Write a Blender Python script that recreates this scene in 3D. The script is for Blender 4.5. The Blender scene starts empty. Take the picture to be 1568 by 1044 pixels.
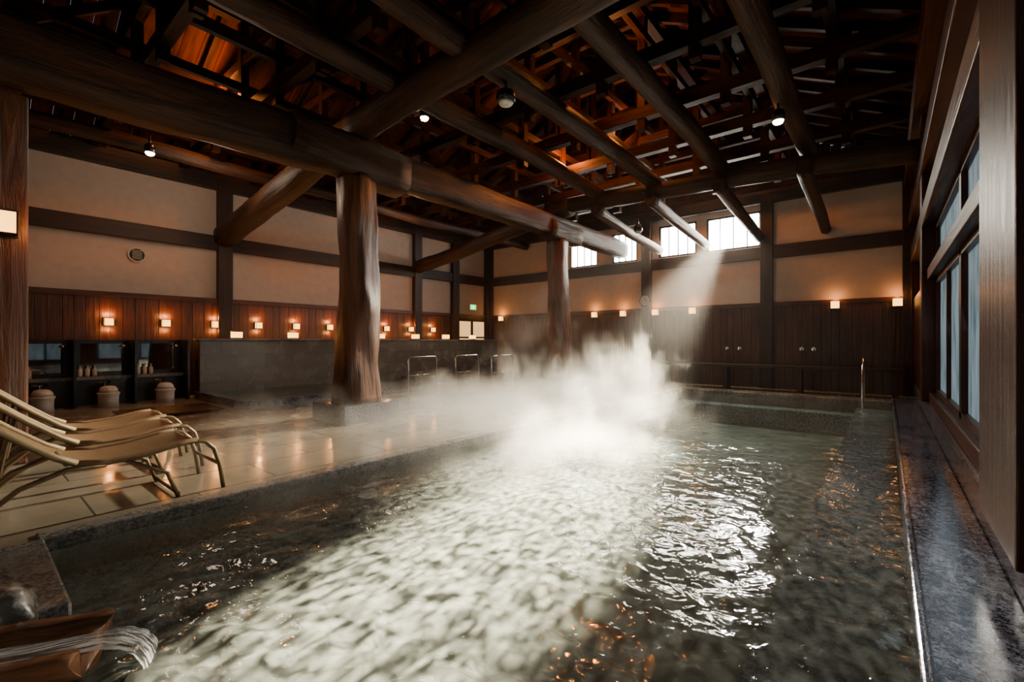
import bpy, math, random
from mathutils import Vector, noise, Matrix
random.seed(7)
D=bpy.data; C=bpy.context
col=C.scene.collection

# ---------------------------------------------------------------- materials
def newmat(name):
    m=D.materials.new(name); m.use_nodes=True
    nt=m.node_tree; nt.nodes.clear()
    out=nt.nodes.new('ShaderNodeOutputMaterial')
    return m,nt,out
def N(nt,t,**k):
    n=nt.nodes.new(t)
    for a,v in k.items():
        if a in n.inputs.keys(): n.inputs[a].default_value=v
        else: setattr(n,a,v)
    return n
def L(nt,a,b): nt.links.new(a,b)
def ramp(nt,stops,src):
    r=nt.nodes.new('ShaderNodeValToRGB')
    e=r.color_ramp.elements
    while len(e)<len(stops): e.new(0.5)
    for i,(p,c) in enumerate(stops):
        e[i].position=p; e[i].color=(c[0],c[1],c[2],1)
    L(nt,src,r.inputs['Fac']); return r
def wood(name,c1,c2,rough=.5,bump=.4,su=9,sv=.8,spec=.5):
    m,nt,out=newmat(name)
    tc=N(nt,'ShaderNodeTexCoord'); mp=N(nt,'ShaderNodeMapping'); mp.inputs['Scale'].default_value=(su,sv,1)
    L(nt,tc.outputs['UV'],mp.inputs['Vector'])
    n1=N(nt,'ShaderNodeTexNoise',Scale=1.6,Detail=7.0,Roughness=.65,Distortion=.6); L(nt,mp.outputs[0],n1.inputs['Vector'])
    n2=N(nt,'ShaderNodeTexNoise',Scale=1.1,Detail=3.0); L(nt,tc.outputs['Object'],n2.inputs['Vector'])
    mx=N(nt,'ShaderNodeMath',operation='MULTIPLY_ADD'); L(nt,n1.outputs[0],mx.inputs[0]); mx.inputs[1].default_value=.75
    m3=N(nt,'ShaderNodeMath',operation='MULTIPLY'); L(nt,n2.outputs[0],m3.inputs[0]); m3.inputs[1].default_value=.3
    L(nt,m3.outputs[0],mx.inputs[2])
    r=ramp(nt,[(.38,c1),(.64,c2)],mx.outputs[0])
    b=N(nt,'ShaderNodeBump',Strength=bump,Distance=.03); L(nt,n1.outputs[0],b.inputs['Height'])
    p=N(nt,'ShaderNodeBsdfPrincipled',Roughness=rough)
    p.inputs['Specular IOR Level'].default_value=spec
    L(nt,r.outputs[0],p.inputs['Base Color']); L(nt,b.outputs[0],p.inputs['Normal']); L(nt,p.outputs[0],out.inputs[0])
    return m
def plain(name,c,rough=.5,metal=0,nscale=20,var=.15,bump=.1,spec=.5):
    m,nt,out=newmat(name)
    tc=N(nt,'ShaderNodeTexCoord')
    n1=N(nt,'ShaderNodeTexNoise',Scale=float(nscale),Detail=5.0); L(nt,tc.outputs['Object'],n1.inputs['Vector'])
    r=ramp(nt,[(.3,[x*(1-var) for x in c]),(.7,[min(1,x*(1+var)) for x in c])],n1.outputs[0])
    b=N(nt,'ShaderNodeBump',Strength=bump,Distance=.01); L(nt,n1.outputs[0],b.inputs['Height'])
    p=N(nt,'ShaderNodeBsdfPrincipled',Roughness=rough,Metallic=float(metal))
    p.inputs['Specular IOR Level'].default_value=spec
    L(nt,r.outputs[0],p.inputs['Base Color']); L(nt,b.outputs[0],p.inputs['Normal']); L(nt,p.outputs[0],out.inputs[0])
    return m
def emis(name,c,s):
    m,nt,out=newmat(name)
    tc=N(nt,'ShaderNodeTexCoord'); n1=N(nt,'ShaderNodeTexNoise',Scale=3.0); L(nt,tc.outputs['Object'],n1.inputs['Vector'])
    r=ramp(nt,[(.2,[x*.85 for x in c]),(.8,c)],n1.outputs[0])
    e=N(nt,'ShaderNodeEmission',Strength=float(s)); L(nt,r.outputs[0],e.inputs['Color']); L(nt,e.outputs[0],out.inputs[0]); return m
def granite(name,c1,c2,rough=.15,scale=90):
    m,nt,out=newmat(name)
    tc=N(nt,'ShaderNodeTexCoord')
    v=N(nt,'ShaderNodeTexNoise',Scale=float(scale),Detail=3.0,Roughness=.8); L(nt,tc.outputs['Object'],v.inputs['Vector'])
    n2=N(nt,'ShaderNodeTexNoise',Scale=2.5,Detail=4.0); L(nt,tc.outputs['Object'],n2.inputs['Vector'])
    a=N(nt,'ShaderNodeMath',operation='MULTIPLY_ADD'); L(nt,n2.outputs[0],a.inputs[0]); a.inputs[1].default_value=.25; L(nt,v.outputs[0],a.inputs[2])
    r=ramp(nt,[(.56,c1),(.70,c2)],a.outputs[0])
    rr=ramp(nt,[(.35,(rough*.6,)*3),(.7,(rough*2.2,)*3)],n2.outputs[0])
    b=N(nt,'ShaderNodeBump',Strength=.15,Distance=.004); L(nt,v.outputs[0],b.inputs['Height'])
    p=N(nt,'ShaderNodeBsdfPrincipled'); L(nt,rr.outputs[0],p.inputs['Roughness'])
    L(nt,r.outputs[0],p.inputs['Base Color']); L(nt,b.outputs[0],p.inputs['Normal']); L(nt,p.outputs[0],out.inputs[0]); return m
def tiles(name,c1,c2,mortar,bw,bh,rough=.25,ms=.006,vert=False,rot=False):
    m,nt,out=newmat(name)
    tc=N(nt,'ShaderNodeTexCoord'); src=tc.outputs['Object']
    if vert or rot:
        sx=N(nt,'ShaderNodeSeparateXYZ'); L(nt,src,sx.inputs[0]); cx=N(nt,'ShaderNodeCombineXYZ')
        L(nt,sx.outputs[1],cx.inputs[0]); L(nt,sx.outputs[2 if vert else 0],cx.inputs[1]); src=cx.outputs[0]
    br=N(nt,'ShaderNodeTexBrick',Scale=1.0); L(nt,src,br.inputs['Vector'])
    br.inputs['Color1'].default_value=(*c1,1); br.inputs['Color2'].default_value=(*c2,1); br.inputs['Mortar'].default_value=(*mortar,1)
    br.inputs['Brick Width'].default_value=bw; br.inputs['Row Height'].default_value=bh; br.inputs['Mortar Size'].default_value=ms; br.inputs['Mortar Smooth'].default_value=.3
    n1=N(nt,'ShaderNodeTexNoise',Scale=3.0,Detail=8.0,Roughness=.6); L(nt,tc.outputs['Object'],n1.inputs['Vector'])
    mx=N(nt,'ShaderNodeMix',data_type='RGBA',blend_type='MULTIPLY'); mx.inputs[0].default_value=.6
    r=ramp(nt,[(.3,(.6,.6,.6)),(.7,(1,1,1))],n1.outputs[0])
    L(nt,br.outputs['Color'],mx.inputs[6]); L(nt,r.outputs[0],mx.inputs[7])
    rr=ramp(nt,[(.35,(rough*.5,)*3),(.7,(rough*1.5,)*3)],n1.outputs[0])
    b=N(nt,'ShaderNodeBump',Strength=.3,Distance=.004,invert=True); L(nt,br.outputs['Fac'],b.inputs['Height'])
    b2=N(nt,'ShaderNodeBump',Strength=.06,Distance=.01); L(nt,n1.outputs[0],b2.inputs['Height']); L(nt,b.outputs[0],b2.inputs['Normal'])
    p=N(nt,'ShaderNodeBsdfPrincipled'); L(nt,rr.outputs[0],p.inputs['Roughness'])
    L(nt,mx.outputs[2],p.inputs['Base Color']); L(nt,b2.outputs[0],p.inputs['Normal']); L(nt,p.outputs[0],out.inputs[0]); return m

M_log=wood('log_wood',(.006,.0028,.0014),(.050,.020,.0085),.5,1.0,8,.6,.25)
M_pil=wood('pillar_wood',(.014,.0055,.003),(.14,.052,.023),.36,1.0,7,.5)
M_dark=wood('dark_timber',(.004,.002,.001),(.018,.007,.003),.6,.5,9,.8,.2)
M_roof=wood('roof_board',(.018,.005,.0018),(.085,.025,.007),.75,.4,5,.5,.1)
M_strut=wood('truss_timber',(.005,.0018,.0007),(.038,.012,.0036),.6,.5,9,.8,.10)
M_wains=wood('wainscot_wood',(.015,.005,.002),(.09,.028,.010),.38,.4,10,.7)
M_frame=wood('window_timber',(.014,.0035,.0015),(.052,.012,.005),.35,.35,10,.8,.22)
M_trim=wood('wall_timber',(.008,.003,.002),(.034,.012,.005),.5,.4)
M_plast=plain('plaster',(.48,.39,.33),.85,0,6,.06,.1)
M_deck=tiles('deck_stone',(.25,.21,.15),(.32,.27,.195),(.08,.07,.055),1.2,.6,.18,.008,False,True)
M_rim=granite('rim_granite',(.08,.08,.08),(.25,.24,.22),.2,45)
M_gran=granite('dark_granite',(.010,.011,.016),(.17,.18,.22),.07,55)
M_step=granite('step_granite',(.11,.15,.19),(.58,.70,.80),.5,26)
M_pool=tiles('pool_stone',(.27,.34,.31),(.36,.41,.37),(.17,.2,.19),.6,.6,.5)
M_part=tiles('partition_tile',(.12,.11,.10),(.16,.15,.13),(.05,.05,.05),.6,.3,.25,.005,True)
M_lamp=emis('lamp_paper',(1,.45,.08),6)
M_lampw=plain('lamp_bracket',(.02,.012,.008),.4)
M_black=plain('black_lacquer',(.012,.012,.012),.25)
M_chrome=plain('chrome',(.7,.7,.7),.15,1,20,.05,0)
M_white=plain('white_plastic',(.5,.48,.43),.35)
M_tan=plain('sling_mesh',(.23,.14,.065),.65,0,160,.3,.5)
M_pipe=plain('sling_piping',(.46,.36,.20),.5,0,120,.15,.2)
M_bron=plain('bronze_tube',(.22,.16,.09),.35,.6,20,.1,0)
M_mirror=plain('mirror',(.2,.21,.21),.03,1,2,.02,0)
M_winb=emis('daylight_glass',(1,.96,.88),38)
M_rock=granite('rock',(.02,.018,.016),(.16,.14,.12),.3,12)
M_bark=wood('wet_bark',(.02,.010,.006),(.25,.11,.05),.22,1.0,14,1.2)

# frosted cool glass
m,nt,out=newmat('frosted_glass'); tc=N(nt,'ShaderNodeTexCoord')
mp=N(nt,'ShaderNodeMapping'); mp.inputs['Scale'].default_value=(1,1,.35); L(nt,tc.outputs['Object'],mp.inputs[0])
n1=N(nt,'ShaderNodeTexNoise',Scale=5.0,Detail=6.0); L(nt,mp.outputs[0],n1.inputs['Vector'])
r=ramp(nt,[(.3,(.13,.21,.24)),(.7,(.46,.60,.65))],n1.outputs[0])
e=N(nt,'ShaderNodeEmission',Strength=.6); L(nt,r.outputs[0],e.inputs[0])
g=N(nt,'ShaderNodeBsdfGlossy',Roughness=.25); ms=N(nt,'ShaderNodeMixShader'); ms.inputs[0].default_value=.08
L(nt,e.outputs[0],ms.inputs[1]); L(nt,g.outputs[0],ms.inputs[2]); L(nt,ms.outputs[0],out.inputs[0]); M_cool=m

# water
m,nt,out=newmat('hot_spring_water'); tc=N(nt,'ShaderNodeTexCoord')
n1=N(nt,'ShaderNodeTexNoise',Scale=8.5,Detail=2.5,Roughness=.5,Distortion=.5); L(nt,tc.outputs['Object'],n1.inputs['Vector'])
n2=N(nt,'ShaderNodeTexNoise',Scale=2.2,Detail=2.0); L(nt,tc.outputs['Object'],n2.inputs['Vector'])
b=N(nt,'ShaderNodeBump',Strength=.42,Distance=.03); L(nt,n1.outputs[0],b.inputs['Height'])
b2=N(nt,'ShaderNodeBump',Strength=.15,Distance=.04); L(nt,n2.outputs[0],b2.inputs['Height']); L(nt,b.outputs[0],b2.inputs['Normal'])
tr=N(nt,'ShaderNodeBsdfTransparent'); tr.inputs[0].default_value=(.78,.89,.88,1)
df=N(nt,'ShaderNodeBsdfDiffuse'); df.inputs[0].default_value=(.56,.60,.50,1); L(nt,b2.outputs[0],df.inputs['Normal'])
mx=N(nt,'ShaderNodeMixShader'); mx.inputs[0].default_value=.11; L(nt,tr.outputs[0],mx.inputs[1]); L(nt,df.outputs[0],mx.inputs[2])
gl=N(nt,'ShaderNodeBsdfGlossy',Roughness=.06); L(nt,b2.outputs[0],gl.inputs['Normal'])
fr=N(nt,'ShaderNodeFresnel',IOR=1.33); L(nt,b2.outputs[0],fr.inputs['Normal'])
mm=N(nt,'ShaderNodeMixShader'); L(nt,fr.outputs[0],mm.inputs[0]); L(nt,mx.outputs[0],mm.inputs[1]); L(nt,gl.outputs[0],mm.inputs[2])
L(nt,mm.outputs[0],out.inputs[0]); M_water=m
# falling water
m,nt,out=newmat('falling_water'); tc=N(nt,'ShaderNodeTexCoord')
mp=N(nt,'ShaderNodeMapping'); mp.inputs['Scale'].default_value=(9,3,1); L(nt,tc.outputs['UV'],mp.inputs[0])
n1=N(nt,'ShaderNodeTexNoise',Scale=1.5,Detail=6.0,Roughness=.65,Distortion=1.0); L(nt,mp.outputs[0],n1.inputs['Vector'])
b=N(nt,'ShaderNodeBump',Strength=1.0,Distance=.02); L(nt,n1.outputs[0],b.inputs['Height'])
tr=N(nt,'ShaderNodeBsdfTransparent'); tr.inputs[0].default_value=(.9,.93,.92,1)
p=N(nt,'ShaderNodeBsdfPrincipled',Roughness=.08); p.inputs['Base Color'].default_value=(.9,.9,.86,1); L(nt,b.outputs[0],p.inputs['Normal'])
r=ramp(nt,[(.44,(.05,.05,.05)),(.64,(.9,.9,.9))],n1.outputs[0]); ms=N(nt,'ShaderNodeMixShader'); L(nt,r.outputs[0],ms.inputs[0]); L(nt,tr.outputs[0],ms.inputs[1]); L(nt,p.outputs[0],ms.inputs[2])
L(nt,ms.outputs[0],out.inputs[0]); M_fall=m

# ---------------------------------------------------------------- builder
class B:
    def __init__(s): s.v=[];s.f=[];s.uv=[];s.mi=[];s.sm=[]
    def face(s,idx,uvs,mi,sm): s.f.append(idx);s.uv.append(uvs);s.mi.append(mi);s.sm.append(sm)
    def obox(s,c,ax,hs,mi=0):
        c=Vector(c);ax=[Vector(a).normalized() for a in ax];o=len(s.v);du=random.random()*20;dv=random.random()*20
        sg=[(x,y,z) for x in(-1,1) for y in(-1,1) for z in(-1,1)]
        for g in sg: s.v.append(c+ax[0]*hs[0]*g[0]+ax[1]*hs[1]*g[1]+ax[2]*hs[2]*g[2])
        lo=max(range(3),key=lambda i:hs[i])
        F=[((0,1,3,2),0),((4,6,7,5),0),((0,4,5,1),1),((2,3,7,6),1),((0,2,6,4),2),((1,5,7,3),2)]
        for f,k in F:
            r=[i for i in range(3) if i!=k]
            if lo in r: vi=lo; ui=[i for i in r if i!=lo][0]
            else: ui,vi=r
            s.face([o+i for i in f],[(sg[i][ui]*hs[ui]+du+k*.7,sg[i][vi]*hs[vi]+dv) for i in f],mi,False)
    def box(s,x0,x1,y0,y1,z0,z1,mi=0):
        s.obox(((x0+x1)/2,(y0+y1)/2,(z0+z1)/2),((1,0,0),(0,1,0),(0,0,1)),(abs(x1-x0)/2,abs(y1-y0)/2,abs(z1-z0)/2),mi)
    def beam(s,p0,p1,w,h,mi=0):
        p0=Vector(p0);p1=Vector(p1);d=(p1-p0);l=d.length;d.normalize()
        up=Vector((0,0,1)) if abs(d.z)<.95 else Vector((0,1,0))
        sd=d.cross(up).normalized(); u=sd.cross(d)
        s.obox((p0+p1)/2,(sd,d,u),(w/2,l/2,h/2),mi)
    def tube(s,pts,r,seg=10,mi=0,cap=True,wob=0,wr=0,seed=0,sm=True,sq=(1,1),se=1.0):
        pts=[Vector(p) for p in pts];n=len(pts);o=len(s.v);du=random.random()*20;dv=random.random()*20
        rs=r if isinstance(r,(list,tuple)) else [r]*n
        ln=0;prev=None;Ls=[]
        for i,p in enumerate(pts):
            t=(pts[min(i+1,n-1)]-pts[max(i-1,0)]).normalized()
            if prev is None:
                a=Vector((0,0,1)) if abs(t.z)<.9 else Vector((1,0,0))
                sd=t.cross(a).normalized()
            else: sd=(prev-t*prev.dot(t)).normalized()
            prev=sd;up=sd.cross(t)
            if i: ln+=(p-pts[i-1]).length
            Ls.append(ln)
            off=Vector((0,0,0))
            if wob: off=Vector((noise.noise(Vector((ln*.3,seed,1)))*wob,noise.noise(Vector((ln*.3,seed,5)))*wob,noise.noise(Vector((ln*.3,seed,9)))*wob))
            for k in range(seg):
                an=2*math.pi*(k+.5)/seg
                rr=rs[i]
                if wr: rr*=1+wr*noise.noise(Vector((math.cos(an)*1.3+seed,math.sin(an)*1.3,ln*.9)))+wr*.5*noise.noise(Vector((math.cos(an)*3+seed,math.sin(an)*3,ln*2.5)))
                ca,sa=math.cos(an),math.sin(an)
                if se!=1: ca=math.copysign(abs(ca)**se,ca);sa=math.copysign(abs(sa)**se,sa)
                s.v.append(p+off+sd*ca*rr*sq[0]+up*sa*rr*sq[1])
        for i in range(n-1):
            for k in range(seg):
                k2=(k+1)%seg;w=2*math.pi*rs[i]/seg
                s.face([o+i*seg+k,o+i*seg+k2,o+(i+1)*seg+k2,o+(i+1)*seg+k],[(du+k*w,dv+Ls[i]),(du+(k+1)*w,dv+Ls[i]),(du+(k+1)*w,dv+Ls[i+1]),(du+k*w,dv+Ls[i+1])],mi,sm)
        if cap:
            for i,rev in((0,True),(n-1,False)):
                idx=[o+i*seg+k for k in range(seg)];uv=[(du+math.cos(k)*.1,dv+math.sin(k)*.1) for k in range(seg)]
                if rev: idx=idx[::-1]
                s.face(idx,uv,mi,False)
    def log(s,p0,p1,r0,r1,mi=0,wob=.05,wr=.13,seed=None,seg=24,bend=0,se=1.0,sq=(1,1)):
        p0=Vector(p0);p1=Vector(p1);n=max(6,int((p1-p0).length/.22))
        pts=[];rs=[]
        for i in range(n+1):
            t=i/n;p=p0.lerp(p1,t);p.z+=bend*4*t*(1-t);pts.append(p);rs.append(r0+(r1-r0)*t)
        s.tube(pts,rs,seg,mi,True,wob,wr,random.random()*50 if seed is None else seed,True,sq,se)
    def lathe(s,c,prof,seg=20,mi=0):
        c=Vector(c);o=len(s.v)
        for r,z in prof:
            for k in range(seg):
                a=2*math.pi*k/seg;s.v.append(c+Vector((r*math.cos(a),r*math.sin(a),z)))
        for i in range(len(prof)-1):
            for k in range(seg):
                k2=(k+1)%seg;s.face([o+i*seg+k,o+i*seg+k2,o+(i+1)*seg+k2,o+(i+1)*seg+k],[(k/seg,i),(k/seg+.05,i),(k/seg+.05,i+1),(k/seg,i+1)],mi,True)
        s.face([o+k for k in range(seg)][::-1],[(0,0)]*seg,mi,False)
        s.face([o+(len(prof)-1)*seg+k for k in range(seg)],[(0,0)]*seg,mi,False)
    def obj(s,name,mats,bev=0,loc=(0,0,0)):
        me=D.meshes.new(name);me.from_pydata([tuple(v) for v in s.v],[],s.f)
        uvl=me.uv_layers.new(name='UVMap');k=0
        for i,p in enumerate(me.polygons):
            p.material_index=s.mi[i];p.use_smooth=s.sm[i]
            for j in range(p.loop_total): uvl.data[p.loop_start+j].uv=s.uv[i][j]
        for m in (mats if isinstance(mats,(list,tuple)) else [mats]): me.materials.append(m)
        o=D.objects.new(name,me);col.objects.link(o);o.location=loc
        if bev:
            b=o.modifiers.new('bevel','BEVEL');b.width=bev;b.segments=2;b.limit_method='ANGLE'
        return o
def dup(o,loc,rz=0,sc=None):
    n=o.copy();n.location=loc;n.rotation_euler=(0,0,rz);col.objects.link(n)
    if sc: n.scale=(sc,sc,sc)
    return n

XL,XR,YB,YN=-12.0,.56,13.2,-1.7
PX=-6.37            # pillar row
# ---------------------------------------------------------------- floor & pool
b=B()
b.box(XL-.3,-4.06,YN,YB+.2,-.9,0)
b.box(-4.06,-2.9,YN,.3,-.9,0)
b.box(-2.9,XR+.3,YN,-.1,-.9,0)
b.box(-4.06,XR+.3,11.7,YB+.2,-.9,0)
b.obj('floor',M_deck)
b=B()
b.box(-4.06,-3.92,.3,11.7,-.9,.015); b.box(-3.92,.09,11.5,11.7,-.9,.015); b.box(-3.92,-2.87,.10,.33,-.9,.015)
b.obj('pool_rim',M_rim,.012)
b=B(); b.box(-4.1,.3,-.1,11.6,-1.0,-.65); b.obj('pool_floor',M_pool)
b=B(); b.box(-.46,.09,-.1,11.5,-.65,-.15); b.obj('pool_step_right',M_step,.01)
b=B(); b.box(-3.92,-3.45,.33,11.5,-.65,-.25); b.box(-3.45,-.46,11.0,11.5,-.65,-.25); b.obj('pool_step_left',M_step,.01)
b=B(); b.box(.09,.44,-.1,11.5,-.65,.10); b.box(.09,.118,-.1,11.5,.10,.118); b.obj('pool_curb',M_gran,.012)
b=B(); b.box(.44,.75,-1.5,YB,-.3,.32); b.obj('window_sill_stone',M_gran,.015)
# water surface
nx,ny=110,300;x0,x1,y0,y1=-3.92,.09,-.1,11.5
me=D.meshes.new('pool_water');vs=[];fs=[]
for j in range(ny+1):
    for i in range(nx+1):
        x=x0+(x1-x0)*i/nx;y=y0+(y1-y0)*j/ny
        z=.010*noise.noise(Vector((x*3.1,y*2.3,.3)))+.006*noise.noise(Vector((x*8,y*6,4)))
        d=math.hypot(x+2.10,y-.46); z+=.012*math.sin(d*26)*math.exp(-d*1.8)+.05*math.exp(-d*3.0)*noise.noise(Vector((x*14,y*14,2)))
        vs.append((x,y,-.07+z))
for j in range(ny):
    for i in range(nx):
        a=j*(nx+1)+i;fs.append((a,a+1,a+nx+2,a+nx+1))
me.from_pydata(vs,[],fs)
for p in me.polygons:p.use_smooth=True
me.materials.append(M_water);o=D.objects.new('pool_water',me);col.objects.link(o)

# ---------------------------------------------------------------- walls
b=B(); b.box(XL-.2,XL,YN,YB+.2,0,5.0); b.obj('wall_left',M_plast)
b=B()
ws=[(-8.3,-7.25),(-6.72,-5.88),(-5.2,-4.12),(-3.85,-2.5)]
xs=[XL-.2]+[q for w in ws for q in w]+[XR+.2]
b.box(XL-.2,XR+.2,YB,YB+.2,0,3.65); b.box(XL-.2,XR+.2,YB,YB+.2,4.58,5.0)
for i in range(0,len(xs),2): b.box(xs[i],xs[i+1],YB,YB+.2,3.65,4.58)
b.obj('wall_back',M_plast)
b=B() # gable, dark timber cladding
for k in range(60):
    x=XL-.2+k*.215
    if x>XR+.2: break
    zt=5+ (8.2-5)*(1-abs(x+5.8)/6.5)
    b.box(x,x+.205,YB,YB+.12,5.0,max(5.05,zt))
b.obj('wall_back_gable',M_dark)
b=B(); b.box(XL-.2,XR+.2,YN-.2,YN,0,8.2); b.obj('wall_near',M_plast)
b=B(); b.box(XL,-6.95,-.2,-.05,0,5); b.obj('wall_near_partition',M_plast)
# windows back
for i,(a,c) in enumerate(ws):
    b=B(); b.box(a,c,YB+.10,YB+.12,3.65,4.58,1)
    for x in (a,c-.05): b.box(x,x+.05,YB+.02,YB+.14,3.65,4.58)
    b.box(a,c,YB+.02,YB+.14,3.65,3.70); b.box(a,c,YB+.02,YB+.14,4.53,4.58)
    n=4
    for k in range(1,n): x=a+(c-a)*k/n; b.box(x-.012,x+.012,YB+.05,YB+.12,3.65,4.58)
    b.obj('window_%d'%(i+1),[M_trim,M_winb])
# right wall
b=B(); b.box(XR,XR+.2,8.9,YB,.3,2.2); b.box(XR,XR+.2,YN,YB,3.0,5.2,1); b.box(XR,XR+.2,8.9,YB,2.2,3.0,1); b.box(XR,XR+.2,YN,1.2,.3,3.0)
b.obj('wall_right',[M_frame,M_plast])
b=B()
b.box(.38,.66,2.55,3.42,.32,5.3)
b.box(.42,.66,1.2,1.5,.32,5.3)
b.box(.40,.62,8.9,9.3,.32,4.6); b.box(.42,.62,12.85,YB,.1,4.6); b.box(.46,.6,9.3,12.85,.32,2.1)
b.box(.40,.60,-1.5,YB,2.86,3.12)
b.box(.46,.62,1.5,8.9,2.08,2.24)
b.box(.48,.64,1.5,8.9,.32,.46)
b.box(.38,.60,-1.5,YB,3.62,3.9)
b.box(.30,.56,-1.5,YB,4.5,4.85)
b.obj('window_frame_posts',M_frame,.01)
b=B()
for (a,c) in ((1.5,2.55),(3.42,6.1),(6.1,8.9)):
    for z0,z1 in((.46,2.08),(2.24,2.86)):
        b.box(.60,.61,a,c,z0,z1,1)
        for y in (a,c-.07): b.box(.55,.62,y,y+.07,z0,z1)
        b.box(.55,.62,a,c,z0,z0+.06); b.box(.55,.62,a,c,z1-.06,z1)
        ym=(a+c)/2
        if z0<1: b.box(.56,.62,ym-.035,ym+.035,z0,z1)
b.obj('window_5',[M_frame,M_cool])
# wainscot boards
b=B(); y=-.05;
while y<YB-.02:
    w=random.choice((.16,.2,.23)); b.box(XL,XL+.035+random.random()*.008,y,min(YB,y+w-.008),0,2.08); y+=w
b.box(XL,XL+.09,-.05,YB,2.08,2.18)
b.obj('wainscot_left',M_wains)
b=B(); x=XL
while x<XR-.1:
    w=random.choice((.16,.2,.23)); b.box(x,min(XR,x+w-.008),YB-.035-random.random()*.008,YB,0,2.08); x+=w
b.box(XL,XR,YB-.09,YB,2.08,2.18)
b.obj('wainscot_back',M_wains)
# timber framing on walls
b=B()
b.box(XL,XL+.12,-.05,YB,3.30,3.62); b.box(XL,XL+.14,-.05,YB,4.68,5.05)
for y in (.55,3.95,9.6,11.3,13.05): b.box(XL,XL+.16,y-.15,y+.15,0,4.9)
b.obj('trim_left',M_trim,.01)
b=B()
b.box(XL,XR,YB-.12,YB,3.30,3.62); b.box(XL,XR,YB-.14,YB,4.72,5.05)
for x in (-11.9,-8.9,-5.55,-2.35,.42): b.box(x-.14,x+.14,YB-.16,YB,0,4.9)
b.obj('trim_back',M_trim,.01)
b=B()
b.box(-6.95,-6.5,-.2,.44,0,3.6); b.box(-9.4,-9.1,-.05,.55,0,4.6);b.box(-11.95,-11.7,-.05,.75,0,4.6)
b.box(-11.7,-6.95,-.05,.02,0,2.1)
b.obj('post_near',M_pil,.02)

# ---------------------------------------------------------------- pillars & logs
for i,(y,r0,r1) in enumerate(((3.93,.36,.27),(9.6,.31,.25))):
    b=B(); n=40;pts=[];rs=[]
    for k in range(n+1):
        t=k/n;pts.append((PX+.03*math.sin(t*3+i),y,.27+t*(3.74-.27)));rs.append((r0-(r0-r1)*min(1,t*1.6)**.7)*(1+.025*math.sin(t*9)))
    b.tube(pts,rs,40,0,True,.04,.18,seed=3+i*9,se=.85)
    b.box(PX-.46+i*.08,PX+.46-i*.08,y-.46+i*.08,y+.46-i*.08,0,.27,1)
    b.obj('pillar',[M_pil,M_gran],0)
def log(name,*a,**k):
    b=B(); b.log(*a,**k); return b.obj(name,M_log)
b=B()
S=dict(se=.55,wob=.03,wr=.10,seg=32)
b.log((PX,-.3,3.90),(PX,4.3,4.03),.27,.28,seed=1,sq=(.9,1.12),**S); b.log((PX,3.7,4.05),(PX,13.15,4.02),.255,.22,seed=2,sq=(.9,1.1),**S)
b.log((PX+.02,2.85,4.03),(PX+.02,4.75,3.95),.29,.30,seed=4,sq=(1,1.05),**S); b.log((PX,9.0,3.94),(PX,10.4,3.94),.25,.25,seed=6,**S)
b.obj('main_beam',M_log)
log('cross_beam',(PX,3.93,4.5),(.5,3.93,4.80),.24,.21,seed=11)
log('cross_beam',(PX-.2,9.6,4.55),(.5,9.6,4.2),.19,.18,seed=14,bend=.03)
log('cross_beam',(-11.9,3.95,3.62),(PX+.4,3.95,4.55),.24,.22,seed=17,se=.8)
log('cross_beam',(-11.9,9.6,3.62),(PX+.4,9.6,4.5),.20,.20,seed=19,se=.8)
log('cross_beam',(-12,-.9,4.4),(.5,-.9,4.6),.24,.24,seed=23)
for X,sd in ((-1.1,31),(-2.5,33),(-3.85,35),(-5.15,37)):
    log('purlin_log',(X,-1.6,4.78),(X,9.95,4.62),.17,.15,seed=sd,wob=.07)
    log('purlin_log',(X,9.3,4.22),(X,13.15,3.85),.13,.11,seed=sd+1,wob=.05)
for X,sd in ((-8.2,41),(-10.1,43)):
    log('purlin_log',(X,.0,4.62),(X,13.1,4.62),.12,.12,seed=sd,wob=.08)

# ---------------------------------------------------------------- roof
RX,RZ=-5.8,8.2
def rz(x): return RZ-(RZ-4.95)*abs(x-RX)/6.6
b=B()
for sgn in(-1,1):
    xe=RX+sgn*6.7
    y=YN
    while y<YB+.2:
        b.beam((RX,y+.14,rz(RX)+.12),(xe,y+.14,rz(xe)+.12),.272,.03); y+=.28
b.obj('ceiling',M_roof)
b=B()
y=YN+.2
while y<YB:
    for sgn in(-1,1):
        xe=RX+sgn*6.6; b.beam((RX,y,rz(RX)+.02),(xe,y,rz(xe)+.02),.09,.14)
    y+=.55
xs=[-11.2+1.33*k for k in range(9)]
for x in xs+[RX]:
    b.beam((x,YN,rz(x)-.13),(x,YB,rz(x)-.13),.15,.17)
ys=[-1.2+1.44*k for k in range(11)]
for y in ys:
    b.beam((-11.9,y,5.08),(.5,y,5.08),.15,.2)
    hw=6.6*(RZ-6.1)/(RZ-4.95)
    b.beam((RX-hw+.2,y,5.95),(RX+hw-.2,y,5.95),.12,.16)
    b.beam((RX-2.6,y,6.75),(RX+2.6,y,6.75),.11,.14)
    for x in xs+[RX]:
        zt=rz(x)-.15
        if zt-4.8>.15: b.beam((x,y,4.8),(x,y,zt),.13,.13)
for x in xs:
    for z in (5.5,6.35):
        if z<rz(x)-.2: b.beam((x+.06,YN,z),(x+.06,YB,z),.09,.14)
for x in xs[2:7]:
    for j in range(len(ys)-1):
        if (j+int(x*3))%3==0: b.beam((x,ys[j],5.1),(x,ys[j+1],min(rz(x)-.3,6.2)),.08,.12)
b.obj('roof_truss',M_strut)

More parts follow.
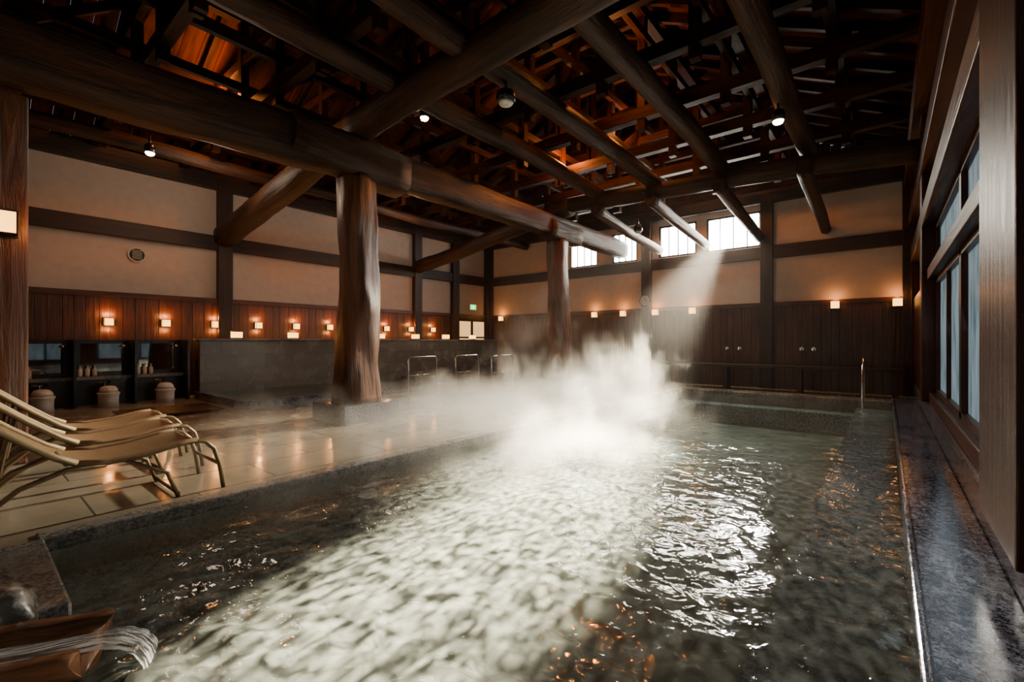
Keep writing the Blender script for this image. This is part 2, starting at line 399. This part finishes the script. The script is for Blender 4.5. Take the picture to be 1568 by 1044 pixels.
# ---------------------------------------------------------------- lights helper
def light(name,t,loc,e,c,size=None,tgt=None,**k):
    l=D.lights.new(name,t);l.energy=e;l.color=c
    if t=='AREA':
        l.shape='RECTANGLE';l.size,l.size_y=size
    elif size: l.shadow_soft_size=size
    for a,v in k.items(): setattr(l,a,v)
    o=D.objects.new(name,l);col.objects.link(o);o.location=loc
    if tgt: o.rotation_euler=(Vector(tgt)-Vector(loc)).to_track_quat('-Z','Y').to_euler()
    return o
OL=(1,.36,.09)
# ---------------------------------------------------------------- lamps
b=B()
b.box(.03,.13,-.1,.1,-.1,.1,0)
b.box(.0,.03,-.12,.12,-.13,.13,1)
for z in(-.112,.10): b.box(.0,.140,-.112,.112,z,z+.012,1)
for y in(-.112,.10): b.box(.128,.14,y,y+.012,-.11,.11,1)
lm=b.obj('wall_lamp',[M_lamp,M_lampw]); lm.location=(XL+.045,1.9,1.58); lm.scale=(.68,.68,.68)
for k in range(0,10):
    if k: dup(lm,(XL+.045,1.9+.93*k,1.58),0,.68)
    light('wall_lamp_glow','POINT',(XL+.15,1.9+.93*k,1.58+.15),10,OL,.03)
    light('wall_lamp_glow','POINT',(XL+.15,1.9+.93*k,1.58-.15),6,OL,.03)
for x in (-11.3,-7.3,-6.3,-5.27,-4.2,-.92,.2):
    dup(lm,(x,YB-.045,2.05),-math.pi/2,.82); light('wall_lamp_glow','POINT',(x,YB-.2,2.22),6,OL,.03)
dup(lm,(-6.5,.25,2.32),0,1.0); dup(lm,(-9.1,.45,2.25),0,.8); dup(lm,(-11.7,.66,2.3),0,.8)
light('wall_lamp_glow','POINT',(-6.3,.6,2.3),8,OL,.05)
b=B(); b.box(-.09,.09,-.12,.12,.03,.19,0); b.box(-.1,.1,-.13,.13,0,.03,1); b.box(-.1,.1,-.13,.13,.19,.21,1)
pl=b.obj('partition_lamp',[M_lamp,M_lampw]); pl.location=(-11.2,3.95,1.25); pl.scale=(.8,.8,.8)
for k in range(1,7): dup(pl,(-11.2,3.95+1.25*k,1.25),0,.8)
# exit sign, clock, vent
b=B(); b.box(-.03,.0,-.16,.16,-.1,.1,1); b.box(0,.01,-.15,.15,-.09,.09,0); b.box(.01,.014,-.05,.05,-.06,.05,2)
e=b.obj('exit_sign',[emis('sign_green',(.05,.9,.2),2.5),M_white,emis('sign_white',(.8,1,.8),2.5)]); e.location=(XL+.2,12.1,2.45)
b=B(); b.tube([(0,0,0),(.05,0,0)],.17,28,0); b.tube([(.05,0,0),(.056,0,0)],.145,28,1); b.box(.056,.06,-.006,.006,0,.11,0); b.box(.056,.06,0,.08,-.006,.006,0)
o=b.obj('wall_clock',[M_black,M_white]); o.rotation_euler=(0,0,-math.pi/2); o.location=(-5.55,YB-.16,2.4)
b=B(); b.tube([(0,0,0),(.04,0,0)],.15,28,0); b.tube([(.04,0,0),(.05,0,0)],.125,28,1)
for k in range(-4,5): b.box(.05,.054,-.08,.08,k*.022-.003,k*.022+.003,0)
b.obj('wall_vent',[M_white,M_black]).location=(XL+.0,2.35,2.98)
# door
b=B(); b.box(-.02,0.03,0,1.5,0,2.0,1)
for y in(0,.7,1.42): b.box(0,.08,y,y+.08,0,2.0,0)
b.box(0,.1,0,1.5,1.92,2.02,0); b.box(0,.06,0,1.5,1.3,1.36,0)
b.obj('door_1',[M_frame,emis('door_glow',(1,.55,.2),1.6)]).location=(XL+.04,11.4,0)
# spotlights in roof
M_spot=emis('spot_bulb',(1,.72,.42),40)
def spot(loc,lit=True,r=.08,name='ceiling_spotlight'):
    b=B(); b.tube([(0,0,.25),(0,0,.1)],.018,8,0); b.lathe((0,0,0),[(r*.5,.1),(r,.06),(r*1.05,0),(r,-.06)],18,0)
    b.lathe((0,0,-.062),[(r*.85,0),(r*.7,-.03),(r*.3,-.045)],18,1)
    return b.obj(name,[M_black,M_spot if lit else M_white],0,loc)
spot((-1.15,7.2,4.30)); spot((-9.8,2.1,4.5)); spot((-5.9,4.9,4.95))
spot((-3.8,4.5,4.35),False,.12,'ceiling_speaker'); spot((-4.7,10.6,3.95),False,.10,'ceiling_speaker')

# ---------------------------------------------------------------- left side
b=B(); b.box(-11.35,-11.05,3.2,12.6,0,1.21); b.box(-11.38,-11.02,3.17,12.63,1.21,1.25,1); b.obj('stone_partition',[M_part,M_rim],.006)
b=B()
b.box(-11.05,-8.5,3.1,3.35,0,.16); b.box(-11.05,-8.5,8.3,8.55,0,.16); b.box(-8.75,-8.5,3.35,8.3,0,.16)
b.box(-8.5,-8.2,3.0,8.6,0,.06)
b.obj('small_bath_curb',M_gran,.012)
b=B(); b.box(-11.05,-8.75,3.35,8.3,.0,.12); b.obj('small_bath_water',M_water)
b=B(); b.box(-6.8,-6.5,4.45,9.1,0,.14); b.box(-6.8,-6.5,10.1,12.5,0,.14); b.obj('deck_curb',M_gran,.012)
for k,y in enumerate((.9,1.75,2.6)):
    b=B()
    b.box(-.05,.0,-.42,.42,0,1.22,0)
    b.box(0,.012,-.3,.3,.62,1.15,1)
    b.box(0,.2,-.42,.42,.48,.54,2)
    b.box(0,.14,-.42,.42,0,.48,0)
    b.box(-.05,.5,.40,.44,0,1.22,0)
    b.tube([(.14,0,.42),(.24,0,.42),(.26,0,.36)],.014,8,3); b.tube([(.15,-.1,.42),(.15,.1,.42)],.02,8,3)
    b.tube([(.02,.3,.6),(.1,.3,1.1),(.16,.3,1.12)],.01,8,3); b.lathe((.17,.3,1.08),[(.035,0),(.02,.04)],12,3)
    for q in range(3): b.lathe((.1,-.32+q*.1,.54),[(.033,0),(.036,.02),(.036,.13),(.015,.15),(.012,.18),(.02,.185),(.02,.2)],12,4)
    b.obj('wash_station',[M_black,M_mirror,M_rim,M_chrome,M_white],0,(-11.6,y,0))
    b=B(); b.lathe((0,0,0),[(.15,0),(.145,.12),(.15,.2),(.165,.24),(.165,.26),(.1,.265)],20,0); b.lathe((0,0,.265),[(.14,0),(.135,.05),(.10,.10),(.05,.115)],20,0)
    b.obj('wash_stool',M_white,0,(-11.0,y,0))
b=B()
for k in range(9): b.box(-9.8+k*.12,-9.72+k*.12,1.6,2.9,.03,.055)
for y in (1.7,2.2,2.75): b.box(-9.8,-8.74,y,y+.05,0,.03)
b.obj('duckboard',M_frame)
def rail(x,y,name='handrail',ln=.8,h=.85):
    b=B(); b.tube([(0,0,0),(0,0,h-.08),(0,.03,h-.02),(0,.08,h),(0,ln-.08,h),(0,ln-.03,h-.02),(0,ln,h-.08),(0,ln,0)],.019,10,0)
    b.tube([(0,0,.45),(0,ln,.45)],.014,8,0); return b.obj(name,M_chrome,0,(x,y,0))
rail(-8.0,6.2);rail(-8.0,7.6);rail(-7.2,8.0);
b=B(); b.tube([(0,0,0),(0,0,.75),(0,-.05,.83),(0,-.3,.85),(0,-.7,.55),(0,-.75,.1),(0,-.75,-.3)],.02,10,0); b.obj('pool_handrail',M_chrome,0,(-.35,11.8,0))
b=B(); b.box(-4.9,.3,12.3,12.75,.55,.62); 
for x in (-4.8,-3.2,-1.6,0.1): b.box(x,x+.1,12.35,12.7,0,.55)
b.obj('back_bench',M_trim,.008)
b=B()
for x in (-3.3,-3.0,-1.6,-1.35): b.tube([(x,YB-.05,1.0),(x,YB-.14,1.0),(x,YB-.16,.94)],.022,8,0); b.tube([(x,YB-.06,1.0),(x,YB-.045,1.0)],.05,14,0)
b.obj('wall_tap_set',M_chrome)

# ---------------------------------------------------------------- lounge chairs
def lounge():
    b=B(); w=.30
    prof=[(-.72,.98),(-.60,.90),(-.42,.74),(-.22,.56),(-.05,.42),(.05,.365),(.2,.345),(.42,.36),(.62,.40),(.74,.41)]
    foot=[(.80,.395),(.86,.33),(.90,.2),(.93,0)]
    for sx in(-w,w):
        b.tube([(sx,y,z) for y,z in prof]+[(sx,y,z) for y,z in foot],.017,8,0)
        b.tube([(sx,-.45,0),(sx,-.38,.12),(sx,-.22,.26),(sx,0,.34),(sx,.2,.335)],.017,8,0)
        b.tube([(sx,-.30,.62),(sx,-.36,.3),(sx,-.40,.08)],.012,8,0)
        b.tube([(sx,.30,.345),(sx,.55,.2),(sx,.62,0)],.015,8,0)
    for y,z in ((-.72,.98),(.0,.375),(.74,.40),(.90,.2)): b.tube([(-w,y,z),(w,y,z)],.015,8,0)
    for y in(-.44,.62): b.tube([(-w,y,.025),(w,y,.025)],.014,8,0)
    P=[Vector((0,y,z)) for y,z in prof]
    o=len(b.v);n=len(P);k=8
    for i,p in enumerate(P):
        for j in range(k+1):
            u=j/k; sag=.035*4*u*(1-u) if 0<i<n-1 else .01
            b.v.append(Vector((-w+2*w*u,p.y,p.z+.012-sag)))
    for i in range(n-1):
        for j in range(k):
            b.face([o+i*(k+1)+j,o+i*(k+1)+j+1,o+(i+1)*(k+1)+j+1,o+(i+1)*(k+1)+j],[(j/k,i*.2),((j+1)/k,i*.2),((j+1)/k,i*.2+.2),(j/k,i*.2+.2)],1,True)
    for sx in(-w,w):
        b.tube([(sx,y,z+.012) for y,z in prof[:6]],.027,8,2,sq=(1.3,.7))
        b.tube([(sx,y,z+.012) for y,z in prof[5:]],.022,8,1,sq=(1.3,.7))
    return b.obj('lounge_chair',[M_bron,M_tan,M_pipe])
ch=lounge(); ch.location=(-4.52,.46,0)
dup(ch,(-5.36,.56,0),.03); dup(ch,(-6.12,.64,0),-.0)

# ---------------------------------------------------------------- water spout bottom-left
b=B()
p0=Vector((-2.66,-.25,.05));p1=Vector((-2.37,.33,.04))
d=(p1-p0).normalized();sd=d.cross(Vector((0,0,1)))
n=14;o=len(b.v);K=12
prof=[]
for k in range(K+1):
    a=math.pi+math.pi*k/K; prof.append((math.cos(a)*.17,math.sin(a)*.15+.04))
for k in range(K+1):
    a=2*math.pi-math.pi*k/K; prof.append((math.cos(a)*.115,math.sin(a)*.08+.045))
m_=len(prof)
for i in range(n+1):
    t=i/n;c=p0.lerp(p1,t)
    for q,(u,z) in enumerate(prof):
        nn=noise.noise(Vector((u*9,z*9,t*4)))*.022
        b.v.append(c+sd*(u+nn)+d*(noise.noise(Vector((u*11,z*11,7)))*.06 if i==n else 0)+Vector((0,0,z+nn)))
for i in range(n):
    for q in range(m_):
        q2=(q+1)%m_;b.face([o+i*m_+q,o+i*m_+q2,o+(i+1)*m_+q2,o+(i+1)*m_+q],[(q*.04,i*.05),(q*.04+.04,i*.05),(q*.04+.04,i*.05+.05),(q*.04,i*.05+.05)],0,True)
b.face([o+n*m_+q for q in range(m_)],[(0,0)]*m_,0,False); b.face([o+q for q in range(m_)][::-1],[(0,0)]*m_,0,False)
o=len(b.v);path=[(-.50,.000),(-.25,.0),(-.05,.0),(.04,.0),(.10,-.01),(.15,-.04),(.18,-.085),(.195,-.14)]
for i,(s_,z) in enumerate(path):
    for j in range(9):
        u=(j/8-.5)*2; c=p1+d*s_; wv=.066+.006*max(0,i-2)
        b.v.append(c+sd*u*wv+Vector((0,0,z+.012*(1-u*u)+.010*noise.noise(Vector((u*6,i*.8,2))))))
for i in range(len(path)-1):
    for j in range(8): b.face([o+i*9+j,o+i*9+j+1,o+(i+1)*9+j+1,o+(i+1)*9+j],[(j/8,i*.1),((j+1)/8,i*.1),((j+1)/8,i*.1+.1),(j/8,i*.1+.1)],1,True)
b.obj('water_spout_trough',[M_bark,M_fall])
import bmesh
def rock(name,c,r,seed):
    bm=bmesh.new();bmesh.ops.create_icosphere(bm,subdivisions=4,radius=1)
    for v in bm.verts:
        n_=noise.noise(v.co*1.3+Vector((seed,0,0)))*.35+noise.noise(v.co*4+Vector((seed,3,0)))*.08
        v.co=Vector((v.co.x*r[0],v.co.y*r[1],v.co.z*r[2]))*(1+n_)
    me=D.meshes.new(name);bm.to_mesh(me);me.materials.append(M_rock)
    for p in me.polygons:p.use_smooth=True
    o=D.objects.new(name,me);o.location=c;col.objects.link(o)
rock('edge_rock',(-2.93,.06,.02),(.17,.17,.14),3)

# ---------------------------------------------------------------- steam volumes
def steam(name,loc,rad,dens,ns,lo,hi,seed,rate=1.0,zsq=.6,dist=.6,amp=(-.30,.14)):
    m,nt,out=newmat(name+'_vapour')
    tc=N(nt,'ShaderNodeTexCoord')
    ln=N(nt,'ShaderNodeVectorMath',operation='LENGTH'); L(nt,tc.outputs['Object'],ln.inputs[0])
    mr=N(nt,'ShaderNodeMapRange')
    mr.inputs[1].default_value=1.0; mr.inputs[2].default_value=.1; mr.inputs[3].default_value=amp[0]; mr.inputs[4].default_value=amp[1]
    L(nt,ln.outputs['Value'],mr.inputs[0])
    mp=N(nt,'ShaderNodeMapping'); mp.inputs['Scale'].default_value=(rad[0],rad[1],rad[2]*zsq); mp.inputs['Location'].default_value=(seed,seed*2,0)
    L(nt,tc.outputs['Object'],mp.inputs[0])
    nz=N(nt,'ShaderNodeTexNoise',Scale=float(ns),Detail=3.0,Roughness=.55,Distortion=dist); L(nt,mp.outputs[0],nz.inputs['Vector'])
    sm=N(nt,'ShaderNodeMath',operation='ADD'); L(nt,nz.outputs[0],sm.inputs[0]); L(nt,mr.outputs[0],sm.inputs[1])
    m2=N(nt,'ShaderNodeMapRange'); m2.inputs[1].default_value=lo;m2.inputs[2].default_value=hi;m2.inputs[3].default_value=0;m2.inputs[4].default_value=1
    L(nt,sm.outputs[0],m2.inputs[0])
    c=N(nt,'ShaderNodeMath',operation='MULTIPLY'); L(nt,m2.outputs[0],c.inputs[0]); c.inputs[1].default_value=dens
    vs=N(nt,'ShaderNodeVolumeScatter'); vs.inputs['Color'].default_value=(.98,.92,.80,1); vs.inputs['Anisotropy'].default_value=.3
    L(nt,c.outputs[0],vs.inputs['Density']); L(nt,vs.outputs[0],out.inputs['Volume'])
    try: m.cycles.volume_step_rate=rate
    except Exception as ex: print(ex)
    bpy.ops.mesh.primitive_uv_sphere_add(segments=32,ring_count=16,radius=1,location=loc)
    o=C.object;o.name=name;o.scale=rad;o.data.materials.append(m);return o
steam('steam_plume',(-4.1,7.1,.25),(2.8,3.0,1.4),.95,1.6,.44,.95,1,1.1,.7,1.0)
steam('steam_puff',(-2.75,4.5,-.02),(1.1,1.9,.40),.85,1.6,.38,.9,4,1.5)
steam('steam_bank',(-4.9,5.6,.12),(3.6,5.6,.65),.6,1.1,.34,.7,5,2.0)
steam('steam_wisp',(-7.2,9.6,1.5),(2.4,2.2,1.9),.38,1.3,.46,.80,9,2.0)
m,nt,out=newmat('humid_haze')
vs=N(nt,'ShaderNodeVolumeScatter',Density=.0013); vs.inputs['Color'].default_value=(1,.95,.88,1); vs.inputs['Anisotropy'].default_value=.3
L(nt,vs.outputs[0],out.inputs['Volume'])
b=B(); b.box(-9,.05,6.0,13.0,.3,4.7); b.obj('humid_haze',m)

# ---------------------------------------------------------------- lights
W=(1,.89,.68)
def gobo(o,lo=.46,hi=.60,base=.15,peak=3.8):  # noise pattern in lamp strength, imitates caustics of the rippled water
    l=o.data;l.use_nodes=True;nt=l.node_tree;em=nt.nodes['Emission']
    g=nt.nodes.new('ShaderNodeNewGeometry');mp=nt.nodes.new('ShaderNodeMapping');mp.inputs['Scale'].default_value=(210,210,760)
    nt.links.new(g.outputs['Incoming'],mp.inputs[0])
    v=nt.nodes.new('ShaderNodeTexNoise');v.inputs['Scale'].default_value=1.0;v.inputs['Detail'].default_value=1.0;v.inputs['Distortion'].default_value=.8
    nt.links.new(mp.outputs[0],v.inputs['Vector'])
    mr=nt.nodes.new('ShaderNodeMapRange');mr.inputs[1].default_value=lo;mr.inputs[2].default_value=hi;mr.inputs[3].default_value=base;mr.inputs[4].default_value=peak
    nt.links.new(v.outputs[0],mr.inputs[0]);nt.links.new(mr.outputs[0],em.inputs['Strength'])
light('sunbeam_far','SPOT',(-3.3,12.9,4.3),23000,W,.12,(-3.5,7.0,.2),spot_size=math.radians(26),spot_blend=.8)
gobo(light('sunbeam_mid','SPOT',(-3.2,12.9,4.3),125000,W,.015,(-2.6,3.9,-.4),spot_size=math.radians(13),spot_blend=.8))
gobo(light('sunbeam_near','SPOT',(-3.1,12.9,4.3),280000,W,.015,(-1.85,1.75,-.4),spot_size=math.radians(9),spot_blend=.85))
gobo(light('ripple_fill','SPOT',(-3.0,12.9,4.3),4500,(1,.95,.85),.015,(-1.2,2.6,-.3),spot_size=math.radians(24),spot_blend=.8))  # added weak spot, spreads dim ripple light over the darker water
light('sunbeam_deck','SPOT',(-4.6,12.9,4.2),16000,W,.12,(-5.5,4.6,.5),spot_size=math.radians(24),spot_blend=.8)
light('window_light','AREA',(-4.0,12.95,4.1),220,W,(2.6,.8),(-4.2,6,1.0))
O=(1,.29,.055)
for p,e in (((-5.4,8.6,5.35),200),((-3.4,6.8,5.7),65),((-3.2,10.6,5.4),50),((-9.3,3.0,5.75),120),((-4.3,9.4,6.0),75),((-7.4,6.5,5.6),15)):
    light('truss_uplight','POINT',p,e,O,.06)
F=(1,.73,.52)
for p,e in (((-9.4,3.0,4.2),56),((-9.4,7.5,4.2),44),((-3.0,11.2,3.6),9),((-1.8,2.2,4.3),4),((-4.9,1.3,3.4),11)):
    light('warm_fill','POINT',p,e,F,.25)  # added fill points without fixtures, lift the ambient on walls and deck
light('daylight_right','AREA',(.52,6.2,1.7),22,(.72,.87,1),(5,2.0),(-3,6.2,1.0))

w=D.worlds.new('World');C.scene.world=w;w.use_nodes=True
bg=w.node_tree.nodes['Background'];bg.inputs[0].default_value=(.5,.6,.7,1);bg.inputs[1].default_value=.3

cam=D.cameras.new('camera');cam.lens=16.0;cam.sensor_width=36;cam.clip_start=.05
co=D.objects.new('camera',cam);col.objects.link(co);co.location=(0,0,1.2);co.rotation_euler=(math.radians(90),0,math.radians(39.4))
C.scene.camera=co
